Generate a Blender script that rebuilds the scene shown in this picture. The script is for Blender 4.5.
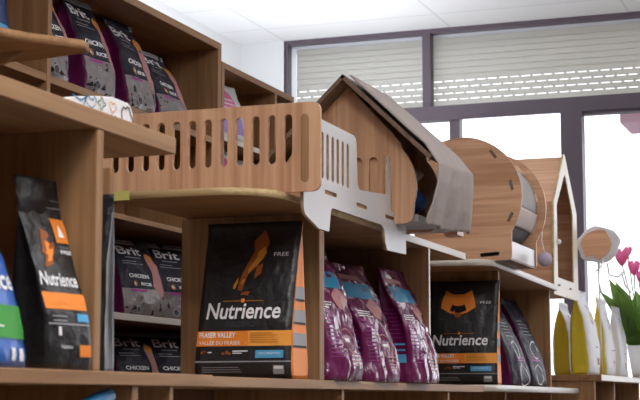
import bpy, bmesh, math, random
from mathutils import Vector, Matrix, noise
from math import sin, cos, pi, radians as R
random.seed(4)
for o in list(bpy.data.objects): bpy.data.objects.remove(o)
SC = bpy.context.scene; COL = SC.collection

# ------------------------------------------------------------ camera, sky, exposure
F_PX = 1560.0
cam_d = bpy.data.cameras.new('camera'); cam = bpy.data.objects.new('camera', cam_d); COL.objects.link(cam)
cam_d.sensor_width = 36; cam_d.lens = 36*F_PX/640; cam_d.clip_end = 200
cam.location = (0, 0, 1.25)
YAW, PITCH = R(20.243), R(7.306)
cam.rotation_euler = (pi/2+PITCH, 0, YAW)
cam_d.dof.use_dof = True; cam_d.dof.focus_distance = 5.2; cam_d.dof.aperture_fstop = 10.0
SC.camera = cam
SC.view_settings.view_transform = 'Standard'; SC.view_settings.look = 'None'
SC.view_settings.gamma = 1; SC.view_settings.use_curve_mapping = False
SC.view_settings.exposure = 0.0
w = bpy.data.worlds.new('World'); SC.world = w; w.use_nodes = True
wn = w.node_tree; bg = wn.nodes['Background']
tc = wn.nodes.new('ShaderNodeTexCoord'); sx = wn.nodes.new('ShaderNodeSeparateXYZ'); mr = wn.nodes.new('ShaderNodeMapRange')
wn.links.new(tc.outputs['Generated'], sx.inputs[0]); wn.links.new(sx.outputs['Y'], mr.inputs['Value'])
mr.inputs['From Min'].default_value = 0.0; mr.inputs['From Max'].default_value = 0.7
mr.inputs['To Min'].default_value = 0.07; mr.inputs['To Max'].default_value = 2.9   # the street side is brighter than the depth of the shop
wn.links.new(mr.outputs[0], bg.inputs['Strength']); bg.inputs['Color'].default_value = (0.97, 0.975, 1.0, 1)

def area(name, loc, size, energy, rot=(0,0,0), color=(1,1,1)):
    l = bpy.data.lights.new(name, 'AREA'); l.shape = 'RECTANGLE'; l.size, l.size_y = size; l.energy = energy; l.color = color
    o = bpy.data.objects.new(name, l); COL.objects.link(o); o.location = loc; o.rotation_euler = rot; return o
# added lamps, unseen right of the frame, aimed up to brighten the ceiling
for k, (x, y) in enumerate([(0.8, 1.0), (1.0, 4.2), (1.2, 7.4)]):
    area('added_uplight', (x, y, 3.08), (2.0, 1.2), 70, rot=(pi, 0, 0), color=(1.0, 0.985, 0.97))
# added fill lamps out of view above the aisle, brightening fence and fronts
for x, y in ((-0.7, 1.9), (-0.2, 0.2)):
    area('added_fill_light', (x, y, 3.70), (0.6, 0.6), 42, color=(1.0, 0.97, 0.94))
# added lamps hidden above the wall shelves, brightening ceiling and left wall
area('added_ceiling_wash', (-3.3, 5.9, 2.80), (0.9, 4.5), 58, rot=(pi, 0, 0), color=(0.95, 0.975, 1.0))
area('added_ceiling_wash', (-3.3, 9.0, 2.70), (0.9, 1.4), 14, rot=(pi, 0, 0), color=(0.95, 0.975, 1.0))

# ------------------------------------------------------------ materials
def mat(name, col, rough=0.5, **kw):
    m = bpy.data.materials.new(name); m.use_nodes = True; b = m.node_tree.nodes['Principled BSDF']
    b.inputs['Base Color'].default_value = (*col, 1); b.inputs['Roughness'].default_value = rough
    for k, v in kw.items(): b.inputs[k.replace('_', ' ')].default_value = v
    return m
def nodes(m): return m.node_tree.nodes, m.node_tree.links, m.node_tree.nodes['Principled BSDF']
def bump(m, scale, strength, dist=0.01, detail=3, stretch=(1,1,1)):
    n, l, b = nodes(m)
    t = n.new('ShaderNodeTexCoord'); mp = n.new('ShaderNodeMapping'); mp.inputs['Scale'].default_value = stretch
    x = n.new('ShaderNodeTexNoise'); x.inputs['Scale'].default_value = scale; x.inputs['Detail'].default_value = detail
    bp = n.new('ShaderNodeBump'); bp.inputs['Strength'].default_value = strength; bp.inputs['Distance'].default_value = dist
    l.new(t.outputs['Object'], mp.inputs[0]); l.new(mp.outputs[0], x.inputs['Vector']); l.new(x.outputs['Fac'], bp.inputs['Height']); l.new(bp.outputs[0], b.inputs['Normal']); l.new(bp.outputs[0], b.inputs['Coat Normal'])
    return m
def wood(name, c1, c2, axis, rough=0.38, spec=0.5):
    m = mat(name, c1, rough); n, l, b = nodes(m); b.inputs['Specular IOR Level'].default_value = spec
    t = n.new('ShaderNodeTexCoord'); mp = n.new('ShaderNodeMapping')
    s = [1, 1, 1]; s['xyz'.index(axis)] = 0.045; mp.inputs['Scale'].default_value = s
    a = n.new('ShaderNodeTexNoise'); a.inputs['Scale'].default_value = 55; a.inputs['Detail'].default_value = 5; a.inputs['Distortion'].default_value = 0.6
    g = n.new('ShaderNodeTexNoise'); g.inputs['Scale'].default_value = 14; g.inputs['Detail'].default_value = 2; g.inputs['Distortion'].default_value = 1.2
    mx = n.new('ShaderNodeMath'); mx.operation = 'ADD'; hf = n.new('ShaderNodeMath'); hf.operation = 'MULTIPLY'; hf.inputs[1].default_value = 0.5
    r = n.new('ShaderNodeValToRGB'); r.color_ramp.elements[0].position = 0.36; r.color_ramp.elements[0].color = (*c2, 1)
    r.color_ramp.elements[1].position = 0.60; r.color_ramp.elements[1].color = (*c1, 1)
    l.new(t.outputs['Object'], mp.inputs[0]); l.new(mp.outputs[0], a.inputs['Vector']); l.new(mp.outputs[0], g.inputs['Vector'])
    l.new(a.outputs['Fac'], mx.inputs[0]); l.new(g.outputs['Fac'], mx.inputs[1]); l.new(mx.outputs[0], hf.inputs[0]); l.new(hf.outputs[0], r.inputs[0])
    l.new(r.outputs[0], b.inputs['Base Color'])
    return m
WA, WB = (0.66, 0.39, 0.235), (0.45, 0.225, 0.12)
WX, WY, WZ = [wood('wood_'+a, WA, WB, a) for a in 'xyz']
SA, SB = (0.36, 0.200, 0.095), (0.235, 0.117, 0.053)
SX, SY, SZ = [wood('shelf_wood_'+a, SA, SB, a, 0.5, 0.25) for a in 'xyz']
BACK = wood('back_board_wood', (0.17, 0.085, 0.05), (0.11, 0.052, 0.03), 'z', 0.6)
PLY = wood('plywood_edge', (0.62, 0.46, 0.24), (0.40, 0.27, 0.12), 'x', 0.6)
SHEEN = mat('window_sheen_wood', (0.56, 0.53, 0.53), 0.3)  # window reflection on the wood, put in as a pale base colour
PALE_EDGE = wood('laminate_edge', (0.42, 0.28, 0.18), (0.30, 0.19, 0.11), 'y', 0.6)
EDGE_GLARE = mat('edge_window_glare', (0.56, 0.50, 0.44), 0.36)  # pale colour stands in for window glare on the boards' front edges
ROOFW = wood('roof_dark_wood', (0.20, 0.125, 0.085), (0.13, 0.08, 0.05), 'y', 0.45)
WHITE = mat('white_wall', (0.82, 0.83, 0.85), 0.9)
BLACKF = bump(mat('black_film', (0.012, 0.011, 0.013), 0.40), 18, 0.5, 0.02)
BLACKM = mat('black_print', (0.01, 0.01, 0.012), 0.5)
CHAR = mat('charcoal_print', (0.055, 0.052, 0.058), 0.4)
ORANGE = mat('orange_print', (0.80, 0.24, 0.035), 0.42)
ORANGE2 = mat('light_orange_print', (0.86, 0.36, 0.07), 0.42)
GOLD = mat('gold_print', (0.55, 0.22, 0.03), 0.42)
DORANGE = mat('deep_orange_print', (0.30, 0.085, 0.02), 0.42)
WPRINT = mat('white_print', (0.80, 0.80, 0.82), 0.45)
GPRINT = mat('grey_print', (0.30, 0.30, 0.32), 0.45)
CYAN = mat('blue_print', (0.10, 0.38, 0.65), 0.42)
PURF = bump(mat('purple_film', (0.13, 0.006, 0.065), 0.5, Specular_IOR_Level=0.12, Coat_Weight=0.9, Coat_Roughness=0.03), 10, 1.0, 0.06, 2, (1, 1, 0.5))
PURF2 = bump(mat('plum_film', (0.13, 0.012, 0.075), 0.45, Specular_IOR_Level=0.25, Coat_Weight=0.2, Coat_Roughness=0.15), 12, 0.6, 0.03)
PPINK = mat('pink_print', (0.42, 0.19, 0.19), 0.4)
PURP = mat('violet_print', (0.28, 0.03, 0.22), 0.4)
TEAL = mat('cyan_print', (0.03, 0.22, 0.40), 0.3)
TAUPE = bump(mat('taupe_film', (0.15, 0.125, 0.125), 0.35, Coat_Weight=0.2), 16, 0.6, 0.02)
DARKF = bump(mat('dark_navy_film', (0.020, 0.018, 0.030), 0.5, Specular_IOR_Level=0.1, Coat_Weight=0.12, Coat_Roughness=0.06), 15, 0.7, 0.02)
BLUEF = bump(mat('blue_film', (0.015, 0.10, 0.42), 0.3), 12, 0.4, 0.02)
GREENP = mat('green_print', (0.05, 0.30, 0.05), 0.4)
YELLOW = bump(mat('yellow_film', (0.62, 0.47, 0.02), 0.5), 20, 0.4, 0.01)
WFILM = bump(mat('white_film', (0.78, 0.78, 0.80), 0.4), 14, 0.5, 0.02)
LILAC = mat('lilac_print', (0.35, 0.25, 0.55), 0.5)
FRAME = mat('window_frame_paint', (0.11, 0.085, 0.11), 0.45)
CLOTH = bump(mat('grey_fleece', (0.36, 0.305, 0.285), 0.95), 60, 0.25, 0.01)
LINING = bump(mat('grey_felt', (0.42, 0.40, 0.40), 0.95), 60, 0.4, 0.01)
LEAF = bump(mat('green_leaf', (0.17, 0.30, 0.07), 0.4), 10, 0.3, 0.02)
LEAF.node_tree.nodes['Principled BSDF'].inputs['Transmission Weight'].default_value = 0.0
PETAL = mat('pink_petal', (0.80, 0.20, 0.42), 0.5)
BLUECLOTH = bump(mat('blue_cloth', (0.02, 0.045, 0.14), 0.9), 60, 0.5, 0.01)
PINKCLOTH = bump(mat('pink_cloth', (0.60, 0.36, 0.30), 0.9), 60, 0.4, 0.01)
def glass():
    m = bpy.data.materials.new('window_glass'); m.use_nodes = True; n, l = m.node_tree.nodes, m.node_tree.links; n.clear()
    o = n.new('ShaderNodeOutputMaterial'); mx = n.new('ShaderNodeMixShader'); t = n.new('ShaderNodeBsdfTransparent'); g = n.new('ShaderNodeBsdfGlossy')
    t.inputs[0].default_value = (0.97, 0.975, 1, 1); g.inputs['Roughness'].default_value = 0.02; mx.inputs[0].default_value = 0.06
    l.new(t.outputs[0], mx.inputs[1]); l.new(g.outputs[0], mx.inputs[2]); l.new(mx.outputs[0], o.inputs[0]); return m
GLASS = glass()
def shutter_mat():
    m = mat('shutter_plastic', (0.70, 0.69, 0.62), 0.5); n, l, b = nodes(m); o = n['Material Output']
    t = n.new('ShaderNodeBsdfTranslucent'); t.inputs[0].default_value = (0.80, 0.78, 0.70, 1); mx = n.new('ShaderNodeMixShader'); mx.inputs[0].default_value = 0.5
    l.new(b.outputs[0], mx.inputs[1]); l.new(t.outputs[0], mx.inputs[2]); l.new(mx.outputs[0], o.inputs[0]); return m
SHUT = shutter_mat()
def petal_leaf(m, c, f):
    n, l, b = nodes(m); o = n['Material Output']; t = n.new('ShaderNodeBsdfTranslucent'); t.inputs[0].default_value = (*c, 1)
    mx = n.new('ShaderNodeMixShader'); mx.inputs[0].default_value = f
    l.new(b.outputs[0], mx.inputs[1]); l.new(t.outputs[0], mx.inputs[2]); l.new(mx.outputs[0], o.inputs[0])
petal_leaf(LEAF, (0.34, 0.52, 0.12), 0.55); petal_leaf(PETAL, (0.9, 0.25, 0.5), 0.4); petal_leaf(WFILM, (0.8, 0.8, 0.8), 0.25)

for m_ in bpy.data.materials:
    if m_.name.endswith('_print'): m_.node_tree.nodes['Principled BSDF'].inputs['Specular IOR Level'].default_value = 0.15
# ------------------------------------------------------------ helpers
def link(name, me, mats, parent=None):
    o = bpy.data.objects.new(name, me); COL.objects.link(o)
    for m in (mats if isinstance(mats, (list, tuple)) else [mats]): me.materials.append(m)
    if parent: o.parent = parent
    return o
def origin(parent):
    v = Vector((0, 0, 0)); p = parent
    while p is not None: v += p.location; p = p.parent
    return v
def obj(name, bm, mats, parent=None, world=True, smooth=False, bevel=0):
    """bm in world coordinates; a part is stored relative to its (unrotated) parent"""
    if parent and world: bmesh.ops.translate(bm, vec=-origin(parent), verts=bm.verts)
    off = None
    if not parent and world:
        vs = [v.co for v in bm.verts]; off = Vector(((min(v.x for v in vs)+max(v.x for v in vs))/2, (min(v.y for v in vs)+max(v.y for v in vs))/2, min(v.z for v in vs)))
        bmesh.ops.translate(bm, vec=-off, verts=bm.verts)
    bmesh.ops.recalc_face_normals(bm, faces=bm.faces)
    me = bpy.data.meshes.new(name); 
    if smooth:
        for f in bm.faces: f.smooth = True
    bm.to_mesh(me); bm.free(); o = link(name, me, mats, parent)
    if off is not None: o.location = off
    if bevel:
        b = o.modifiers.new('bevel', 'BEVEL'); b.width = bevel; b.segments = 2; b.limit_method = 'ANGLE'
    return o
def thing(name, label, cat, loc, group=None, rz=0):
    o = bpy.data.objects.new(name, None); COL.objects.link(o); o.location = loc; o.rotation_euler.z = rz
    o['label'] = label; o['category'] = cat
    if group: o['group'] = group
    return o
def tag(o, label, cat, group=None):
    o['label'] = label; o['category'] = cat
    if group: o['group'] = group
    return o
def struct(o): o['kind'] = 'structure'; return o
def box(bm, x0, x1, y0, y1, z0, z1, mi=0):
    v = [bm.verts.new(p) for p in ((x0,y0,z0),(x1,y0,z0),(x1,y1,z0),(x0,y1,z0),(x0,y0,z1),(x1,y0,z1),(x1,y1,z1),(x0,y1,z1))]
    for f in ((0,3,2,1),(4,5,6,7),(0,1,5,4),(1,2,6,5),(2,3,7,6),(3,0,4,7)):
        q = bm.faces.new([v[i] for i in f]); q.material_index = mi
    return v
def B(*a): bm = bmesh.new(); box(bm, *a); return bm
def curve_mesh(polys, ext, bev=0.0):
    """filled plate from 2-D outlines (first = outline, others = holes)"""
    cu = bpy.data.curves.new('c', 'CURVE'); cu.dimensions = '2D'; cu.fill_mode = 'BOTH'; cu.extrude = ext/2-bev; cu.bevel_depth = bev; cu.bevel_resolution = 1; cu.offset = -bev
    for p in polys:
        s = cu.splines.new('POLY'); s.points.add(len(p)-1); s.use_cyclic_u = True
        for q, (a, b) in zip(s.points, p): q.co = (a, b, 0, 1)
    o = bpy.data.objects.new('c', cu); COL.objects.link(o)
    me = bpy.data.meshes.new_from_object(o); bpy.data.objects.remove(o); bpy.data.curves.remove(cu)
    bm = bmesh.new(); bm.from_mesh(me); bpy.data.meshes.remove(me); return bm
def plate(polys, t, plane, at, edge=1):
    """plane 'xz' at y=at, 'yz' at x=at, 'xy' at z=at (centre); side faces get material slot `edge`"""
    bm = curve_mesh(polys, t)
    for f in bm.faces: f.material_index = 0 if abs(f.normal.z) > 0.5 else edge
    for v in bm.verts:
        a, b, c = v.co
        v.co = (a, at+c, b) if plane == 'xz' else ((at+c, a, b) if plane == 'yz' else (a, b, at+c))
    bmesh.ops.remove_doubles(bm, verts=bm.verts, dist=1e-5)
    return bm
def arc(cx, cy, r, a0, a1, n=8): return [(cx+r*cos(R(a0+(a1-a0)*i/n)), cy+r*sin(R(a0+(a1-a0)*i/n))) for i in range(n+1)]
def slot(cx, z0, z1, wd): r = wd/2; return arc(cx, z1-r, r, 0, 180, 8)+arc(cx, z0+r, r, 180, 360, 8)
def rrect(x0, x1, y0, y1, r, n=5):
    return arc(x1-r, y1-r, r, 0, 90, n)+arc(x0+r, y1-r, r, 90, 180, n)+arc(x0+r, y0+r, r, 180, 270, n)+arc(x1-r, y0+r, r, 270, 360, n)
def rotrect(cx, cy, a, b, ang):
    c, s = cos(R(ang)), sin(R(ang)); return [(cx+c*u-s*v, cy+s*u+c*v) for u, v in ((-a,-b),(a,-b),(a,b),(-a,b))]
def tube(bm, pts, r, n=8, cap=True, mi=0):
    pts = [Vector(p) for p in pts]; rs = r if isinstance(r, (list, tuple)) else [r]*len(pts); rings = []
    for i, p in enumerate(pts):
        d = (pts[min(i+1, len(pts)-1)]-pts[max(i-1, 0)]).normalized(); a = d.orthogonal().normalized() if i == 0 else (a-d*a.dot(d)).normalized(); b = d.cross(a)
        rings.append([bm.verts.new(p+(a*cos(2*pi*k/n)+b*sin(2*pi*k/n))*rs[i]) for k in range(n)])
    for i in range(len(rings)-1):
        for k in range(n):
            f = bm.faces.new((rings[i][k], rings[i][(k+1)%n], rings[i+1][(k+1)%n], rings[i+1][k])); f.material_index = mi; f.smooth = True
    if cap: bm.faces.new(rings[0][::-1]).material_index = mi; bm.faces.new(rings[-1]).material_index = mi
def ball(c, r, seg=16, sc=(1,1,1)):
    bm = bmesh.new(); bmesh.ops.create_uvsphere(bm, u_segments=seg, v_segments=seg//2+2, radius=r)
    for v in bm.verts: v.co = Vector(c)+Vector((v.co.x*sc[0], v.co.y*sc[1], v.co.z*sc[2]))
    return bm
_tc = {}
def text2d(s, x, y, width, height, bold=0.0, shear=0.0, align=0):
    """list of triangles (2-D) for text fitted into a box whose lower left is x, y"""
    key = (s, bold, shear)
    if key not in _tc:
        cu = bpy.data.curves.new('t', 'FONT'); cu.body = s; cu.size = 1; cu.offset = bold; cu.shear = shear; cu.fill_mode = 'FRONT'; cu.resolution_u = 3
        o = bpy.data.objects.new('t', cu); COL.objects.link(o)
        me = bpy.data.meshes.new_from_object(o); bpy.data.objects.remove(o); bpy.data.curves.remove(cu)
        me.calc_loop_triangles(); vs = [v.co.to_2d() for v in me.vertices]; tr = [[vs[i].copy() for i in t.vertices] for t in me.loop_triangles]
        bpy.data.meshes.remove(me); _tc[key] = tr
    tr = _tc[key]; xs = [p.x for t in tr for p in t]; ys = [p.y for t in tr for p in t]
    x0, x1, y0, y1 = min(xs), max(xs), min(ys), max(ys); kx, ky = width/(x1-x0), height/(y1-y0)
    return [[(x+(p.x-x0)*kx, y+(p.y-y0)*ky) for p in t] for t in tr]
def rect(x0, x1, y0, y1): return [[(x0,y0),(x1,y0),(x1,y1),(x0,y1)]]
def disc(cx, cy, r, n=20): return [[(cx+r*cos(2*pi*i/n), cy+r*sin(2*pi*i/n)) for i in range(n)]]
def ring2(cx, cy, r, t, n=20):
    o = []
    for i in range(n):
        a, b = 2*pi*i/n, 2*pi*(i+1)/n
        o.append([(cx+(r-t)*cos(a), cy+(r-t)*sin(a)), (cx+r*cos(a), cy+r*sin(a)), (cx+r*cos(b), cy+r*sin(b)), (cx+(r-t)*cos(b), cy+(r-t)*sin(b))])
    return o
def stroke(pts, t):
    o = []
    for (ax, ay), (bx, by) in zip(pts, pts[1:]):
        d = Vector((bx-ax, by-ay)).normalized()*t/2; nx, ny = -d.y, d.x
        o.append([(ax+nx-d.x*.6, ay+ny-d.y*.6), (ax-nx-d.x*.6, ay-ny-d.y*.6), (bx-nx+d.x*.6, by-ny+d.y*.6), (bx+nx+d.x*.6, by+ny+d.y*.6)])
    return o
def decal(layers, fn, cut=0.022):
    """layers: list of (polys, material index, lift); fn(x, y, lift) -> 3-D point"""
    out = bmesh.new()
    for polys, mi, lift in layers:
        bm = bmesh.new()
        for p in polys:
            try: bm.faces.new([bm.verts.new((a, b, 0)) for a, b in p])
            except ValueError: pass
        bmesh.ops.triangulate(bm, faces=bm.faces)
        xs = [v.co.x for v in bm.verts]; ys = [v.co.y for v in bm.verts]
        for ax, lo, hi in ((0, min(xs), max(xs)), (1, min(ys), max(ys))):
            c = math.ceil(lo/cut)*cut
            while c < hi:
                co = [0,0,0]; co[ax] = c; no = [0,0,0]; no[ax] = 1
                bmesh.ops.bisect_plane(bm, geom=bm.verts[:]+bm.edges[:]+bm.faces[:], plane_co=co, plane_no=no); c += cut
        m = {v: out.verts.new(fn(v.co.x, v.co.y, lift)) for v in bm.verts}
        for f in bm.faces:
            try: q = out.faces.new([m[v] for v in f.verts]); q.material_index = mi; q.smooth = True
            except ValueError: pass
        bm.free()
    return out

class Bag:
    """gusseted stand-up pack; front faces local -Y, origin at the base centre"""
    def __init__(s, w, h, d, lean=0.0, skew=0.0, seed=0, amp=0.004, pinch=1.6, seal=0.05, gus=0.25, flare=0.0, bulge=0.35):
        s.__dict__.update(locals())
    def D(s, v):
        k = max(0.0, 1-(min(v, 1-s.seal)/(1-s.seal))**s.pinch)
        return s.d/2*max(0.02, k)*(0.86+0.14*min(1, v/0.08))
    def off(s, x, z):
        n = noise.noise(Vector((x*11+s.seed*7.3, z*9, s.seed*3.1)))*s.amp*2+noise.noise(Vector((x*34+z*12, z*28-x*10, s.seed*5.7)))*s.amp
        return n
    def base(s, x, v): return Vector((x+s.skew*v**1.3, s.lean*v**1.4, s.h*v*(1-0.0)))
    def W(s, v): return s.w/2*(1+s.flare*v-0.03*sin(pi*v))
    def front(s, u, v, lift=0.0, back=False):
        z = v*s.h; W = s.W(v); D = s.D(v); bul = 1-s.bulge*abs(u)**3.2; p = s.base(u*W, v)
        y = -(D*bul)-s.off(u*W, z)*(0.3 if back else 1)-lift
        if back: y = -y
        q = Vector((p.x, p.y+y, p.z)); return q
    def side(s, c, v, sgn, lift=0.0):
        D = s.D(v)*(1-s.bulge); W = s.W(v); g = s.gus*D*(1-abs(c)**1.5)*min(1, v*3)
        a = s.front(sgn, v); b = s.front(sgn, v, back=True); t = (c+1)/2; q = a.lerp(b, t); q.x -= sgn*(g-lift); return q
    def body(s, nu=14, nv=26, nc=6):
        bm = bmesh.new(); rings = []
        for j in range(nv+1):
            v = j/nv; r = [s.front(-1+2*i/nu, v) for i in range(nu+1)]+[s.side(-1+2*i/nc, v, 1) for i in range(1, nc)]
            r += [s.front(1-2*i/nu, v, back=True) for i in range(nu+1)]+[s.side(1-2*i/nc, v, -1) for i in range(1, nc)]
            rings.append([bm.verts.new(p) for p in r])
        n = len(rings[0])
        for j in range(nv):
            for i in range(n):
                f = bm.faces.new((rings[j][i], rings[j][(i+1)%n], rings[j+1][(i+1)%n], rings[j+1][i])); f.smooth = True
                f.material_index = 0 if i < nu else (1 if (i < nu+nc or i >= n-nc) else 0)
        bm.faces.new(rings[0][::-1]); bm.faces.new(rings[-1]); return bm
    def on_front(s): return lambda x, y, l: s.front(max(-1, min(1, x/s.W(y/s.h))), max(0, min(1, y/s.h)), l)
    def on_side(s, sgn): return lambda x, y, l: s.side(max(-1, min(1, x/(s.d/2))), y/s.h, sgn, l)
def put_bag(name, bag, label, cat, loc, face, mats, fronts=None, fmats=None, sides=None, smats=None, sgn=1, group=None, pname='front_print'):
    """face: degrees of yaw; 0 looks to -Y, 90 looks to +X"""
    t = thing(name, label, cat, loc, group, R(face))
    bm = bag.body(); o = obj('bag_body', bm, mats, t, world=False)
    # front normals: obj() recalculated them outwards
    if fronts: obj(pname, decal(fronts, bag.on_front()), fmats, t, world=False)
    if sides: obj('gusset_print', decal(sides, bag.on_side(sgn)), smats, t, world=False)
    return t
def noflip(bm): return bm
#
# ------------------------------------------------------------ the room
struct(obj('floor', B(-4.28, 6, -4, 10.0, -0.05, 0), bump(mat('floor_tile', (0.30, 0.27, 0.25), 0.35), 3, 0.05)))
struct(obj('pavement', B(-30, 30, 10.2, 60, -0.15, -0.02), mat('pavement', (0.6, 0.6, 0.6), 0.9)))
def ceiling_mat():
    m = mat('ceiling_tiles', (0.90, 0.91, 0.93), 0.9); n, l, b = nodes(m)
    t = n.new('ShaderNodeTexCoord'); br = n.new('ShaderNodeTexBrick'); br.offset = 0; br.inputs['Scale'].default_value = 1.0
    br.inputs['Brick Width'].default_value = 1.2; br.inputs['Row Height'].default_value = 0.6; br.inputs['Mortar Size'].default_value = 0.007
    for k, c in (('Color1', (0.90, 0.91, 0.93, 1)), ('Color2', (0.88, 0.89, 0.915, 1)), ('Mortar', (0.72, 0.73, 0.76, 1))): br.inputs[k].default_value = c
    l.new(t.outputs['Object'], br.inputs['Vector']); l.new(br.outputs['Color'], b.inputs['Base Color']); return m
struct(obj('ceiling', B(-4.28, 6, -4, 10.0, 3.75, 3.8), ceiling_mat()))
struct(obj('wall_left', B(-4.4, -4.28, -4, 10.2, 0, 3.8), WHITE))
struct(obj('wall_far', B(-4.28, -3.94, 9.98, 10.2, 0, 3.75), WHITE))
struct(obj('wall_right', B(4.0, 4.1, 1.5, 10.2, 0, 3.8), mat('wall_right_paint', (0.30, 0.27, 0.25), 0.9)))
struct(obj('wall_far', B(2.2, 4.0, 9.98, 10.2, 0, 3.75), WHITE))
# window wall: frames, panes, shutters
def window(n, x0, x1, z0, z1, f=0.045, shutter=False):
    bm = bmesh.new()
    for a in ((x0, x0+f, z0, z1), (x1-f, x1, z0, z1), (x0+f, x1-f, z1-f, z1), (x0+f, x1-f, z0, z0+f)): box(bm, a[0], a[1], 9.98, 10.06, a[2], a[3])
    fr = struct(obj('window_%d' % n, bm, FRAME))
    obj('pane', B(x0+f, x1-f, 10.02, 10.026, z0+f, z1-f), GLASS, fr)
    if shutter:
        sl = x0+(0.05 if n == 1 else 0.0)
        bm = bmesh.new(); z = z0+f+0.004; k = 0; p = 0.0425
        while z < z1-f-0.02:
            h = p-0.0065 if k < 5 else p-0.0035
            box(bm, sl, x1, 10.10, 10.112, z, z+h)
            if k < 5:
                xx = sl+(0.03 if k % 2 else 0)
                while xx < x1-0.05: box(bm, xx, xx+0.017, 10.102, 10.11, z+h, z+p); xx += 0.076
            else: box(bm, sl, x1, 10.106, 10.11, z+h, z+p)
            z += p; k += 1
        obj('roller_shutter', bm, SHUT, fr)
    return fr
window(1, -3.95, -2.9125, 3.165, 3.75, 0.028, True)
window(2, -2.9125, 2.2, 3.165, 3.75, 0.028, True)
window(3, -3.95, -2.705, 0.0, 3.165, 0.05)
window(4, -2.705, -1.93, 0.0, 3.165, 0.02)
window(5, -1.93, 0.9, 0.0, 3.165, 0.07)
struct(obj('trim_1', B(-3.95, 2.2, 9.955, 9.98, 3.112, 3.21), FRAME))
struct(obj('trim_2', B(-2.0, -1.86, 9.955, 9.98, 0, 3.112), FRAME))
struct(obj('trim_3', B(-3.95, 2.2, 10.07, 10.22, 3.71, 3.75), WHITE))
a = obj('shop_awning', B(-1.75, 1.0, 10.8, 11.3, 3.17, 3.24), mat('awning_pink', (0.75, 0.42, 0.52), 0.8)); tag(a, 'pale pink awning strip outside at top of the right pane', 'awning')

# ------------------------------------------------------------ shelf units
T = 0.026
def part(p, name, m, x0, x1, y0, y1, z0, z1, bevel=0.002):
    bm = B(x0, x1, y0, y1, z0, z1)
    if m is EDGE_GLARE:            # window glare painted pale on the long front edge, wood on the faces
        m = [SY if y1-y0 > z1-z0 else SZ, EDGE_GLARE]
        for f in bm.faces: f.normal_update(); f.material_index = 1 if f.normal.x > 0.5 else 0
    return obj(name, bm, m, p, bevel=bevel)
u1 = thing('shelf_unit', 'nearest wooden shelf unit at left holding black and blue food bags', 'shelf unit', (-1.6, 2.2, 0))
part(u1, 'top_board', SY, -1.84, -1.4, 1.2, 2.925, 1.760, 1.795)
part(u1, 'side_panel', SZ, -1.82, -1.402, 2.585, 2.612, 1.304, 1.760)
part(u1, 'side_panel', SZ, -1.82, -1.402, 1.55, 1.577, 1.304, 1.760)
part(u1, 'bottom_board', SY, -1.84, -1.4, 1.2, 3.124, 1.278, 1.304)
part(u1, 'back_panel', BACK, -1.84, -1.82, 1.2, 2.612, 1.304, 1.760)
part(u1, 'side_panel', SZ, -1.82, -1.41, 2.76, 2.787, 0.0, 1.278)
part(u1, 'side_panel', SZ, -1.82, -1.41, 1.55, 1.577, 0.0, 1.278)
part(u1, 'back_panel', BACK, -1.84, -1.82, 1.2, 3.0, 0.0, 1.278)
part(u1, 'lower_board', SY, -1.82, -1.42, 1.2, 3.0, 0.82, 0.846)

u2 = thing('shelf_unit', 'middle wooden shelf unit holding the large black bag and purple bags', 'shelf unit', (-1.8, 4.6, 0))
part(u2, 'bottom_board', SY, -2.0, -1.55, 3.13, 6.085, 1.281, 1.307)
part(u2, 'side_panel', SZ, -1.99, -1.552, 4.205, 4.245, 1.307, 1.787)
part(u2, 'side_panel', EDGE_GLARE, -1.99, -1.552, 5.325, 5.345, 1.307, 1.787)
part(u2, 'side_panel', SZ, -2.02, -1.70, 3.20, 3.222, 1.307, 1.787)
part(u2, 'back_panel', BACK, -2.01, -1.992, 4.245, 6.10, 1.307, 1.787)
part(u2, 'top_board', EDGE_GLARE, -2.01, -1.55, 4.905, 5.83, 1.787, 1.813)
for y in (4.42, 5.59): part(u2, 'side_panel', SZ, -1.98, -1.56, y, y+0.02, 0.0, 1.281)
part(u2, 'side_panel', SZ, -1.98, -1.56, 3.24, 3.26, 0.0, 1.281)
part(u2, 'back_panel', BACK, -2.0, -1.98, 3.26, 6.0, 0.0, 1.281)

u3 = thing('shelf_unit', 'far wooden shelf unit with round-cornered boards under the cat barrel', 'shelf unit', (-1.55, 6.1, 0))
def rboard(x0, x1, y0, y1, r): return [(x0, y0)]+arc(x1-r, y0+r, r, -90, 0, 8)+[(x1, y1), (x0, y1)]
obj('top_board', plate([rboard(-2.0, -1.52, 6.10, 7.69, 0.10)[:-2]+[(-1.52, 7.69), (-1.566, 7.69), (-1.566, 8.32), (-2.0, 8.32)]], 0.026, 'xy', 1.802, 1), [SX, EDGE_GLARE], u3)
obj('bottom_board', plate([rboard(-2.0, -1.52, 6.12, 8.3, 0.10)], 0.026, 'xy', 1.298, 1), [SX, EDGE_GLARE], u3)
part(u3, 'side_panel', SZ, -1.98, -1.552, 6.40, 6.425, 1.311, 1.789)
part(u3, 'side_panel', SZ, -1.98, -1.552, 7.63, 7.655, 1.311, 1.789)
part(u3, 'back_panel', BACK, -2.0, -1.98, 6.1, 8.3, 1.311, 1.789)
part(u3, 'side_panel', SZ, -1.98, -1.60, 6.75, 6.77, 0.0, 1.285)
part(u3, 'side_panel', SZ, -1.98, -1.60, 7.90, 7.92, 0.0, 1.285)
part(u3, 'back_panel', BACK, -2.0, -1.98, 6.1, 8.3, 0.0, 1.285)
u3.rotation_euler.z = R(2.0)

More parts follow.
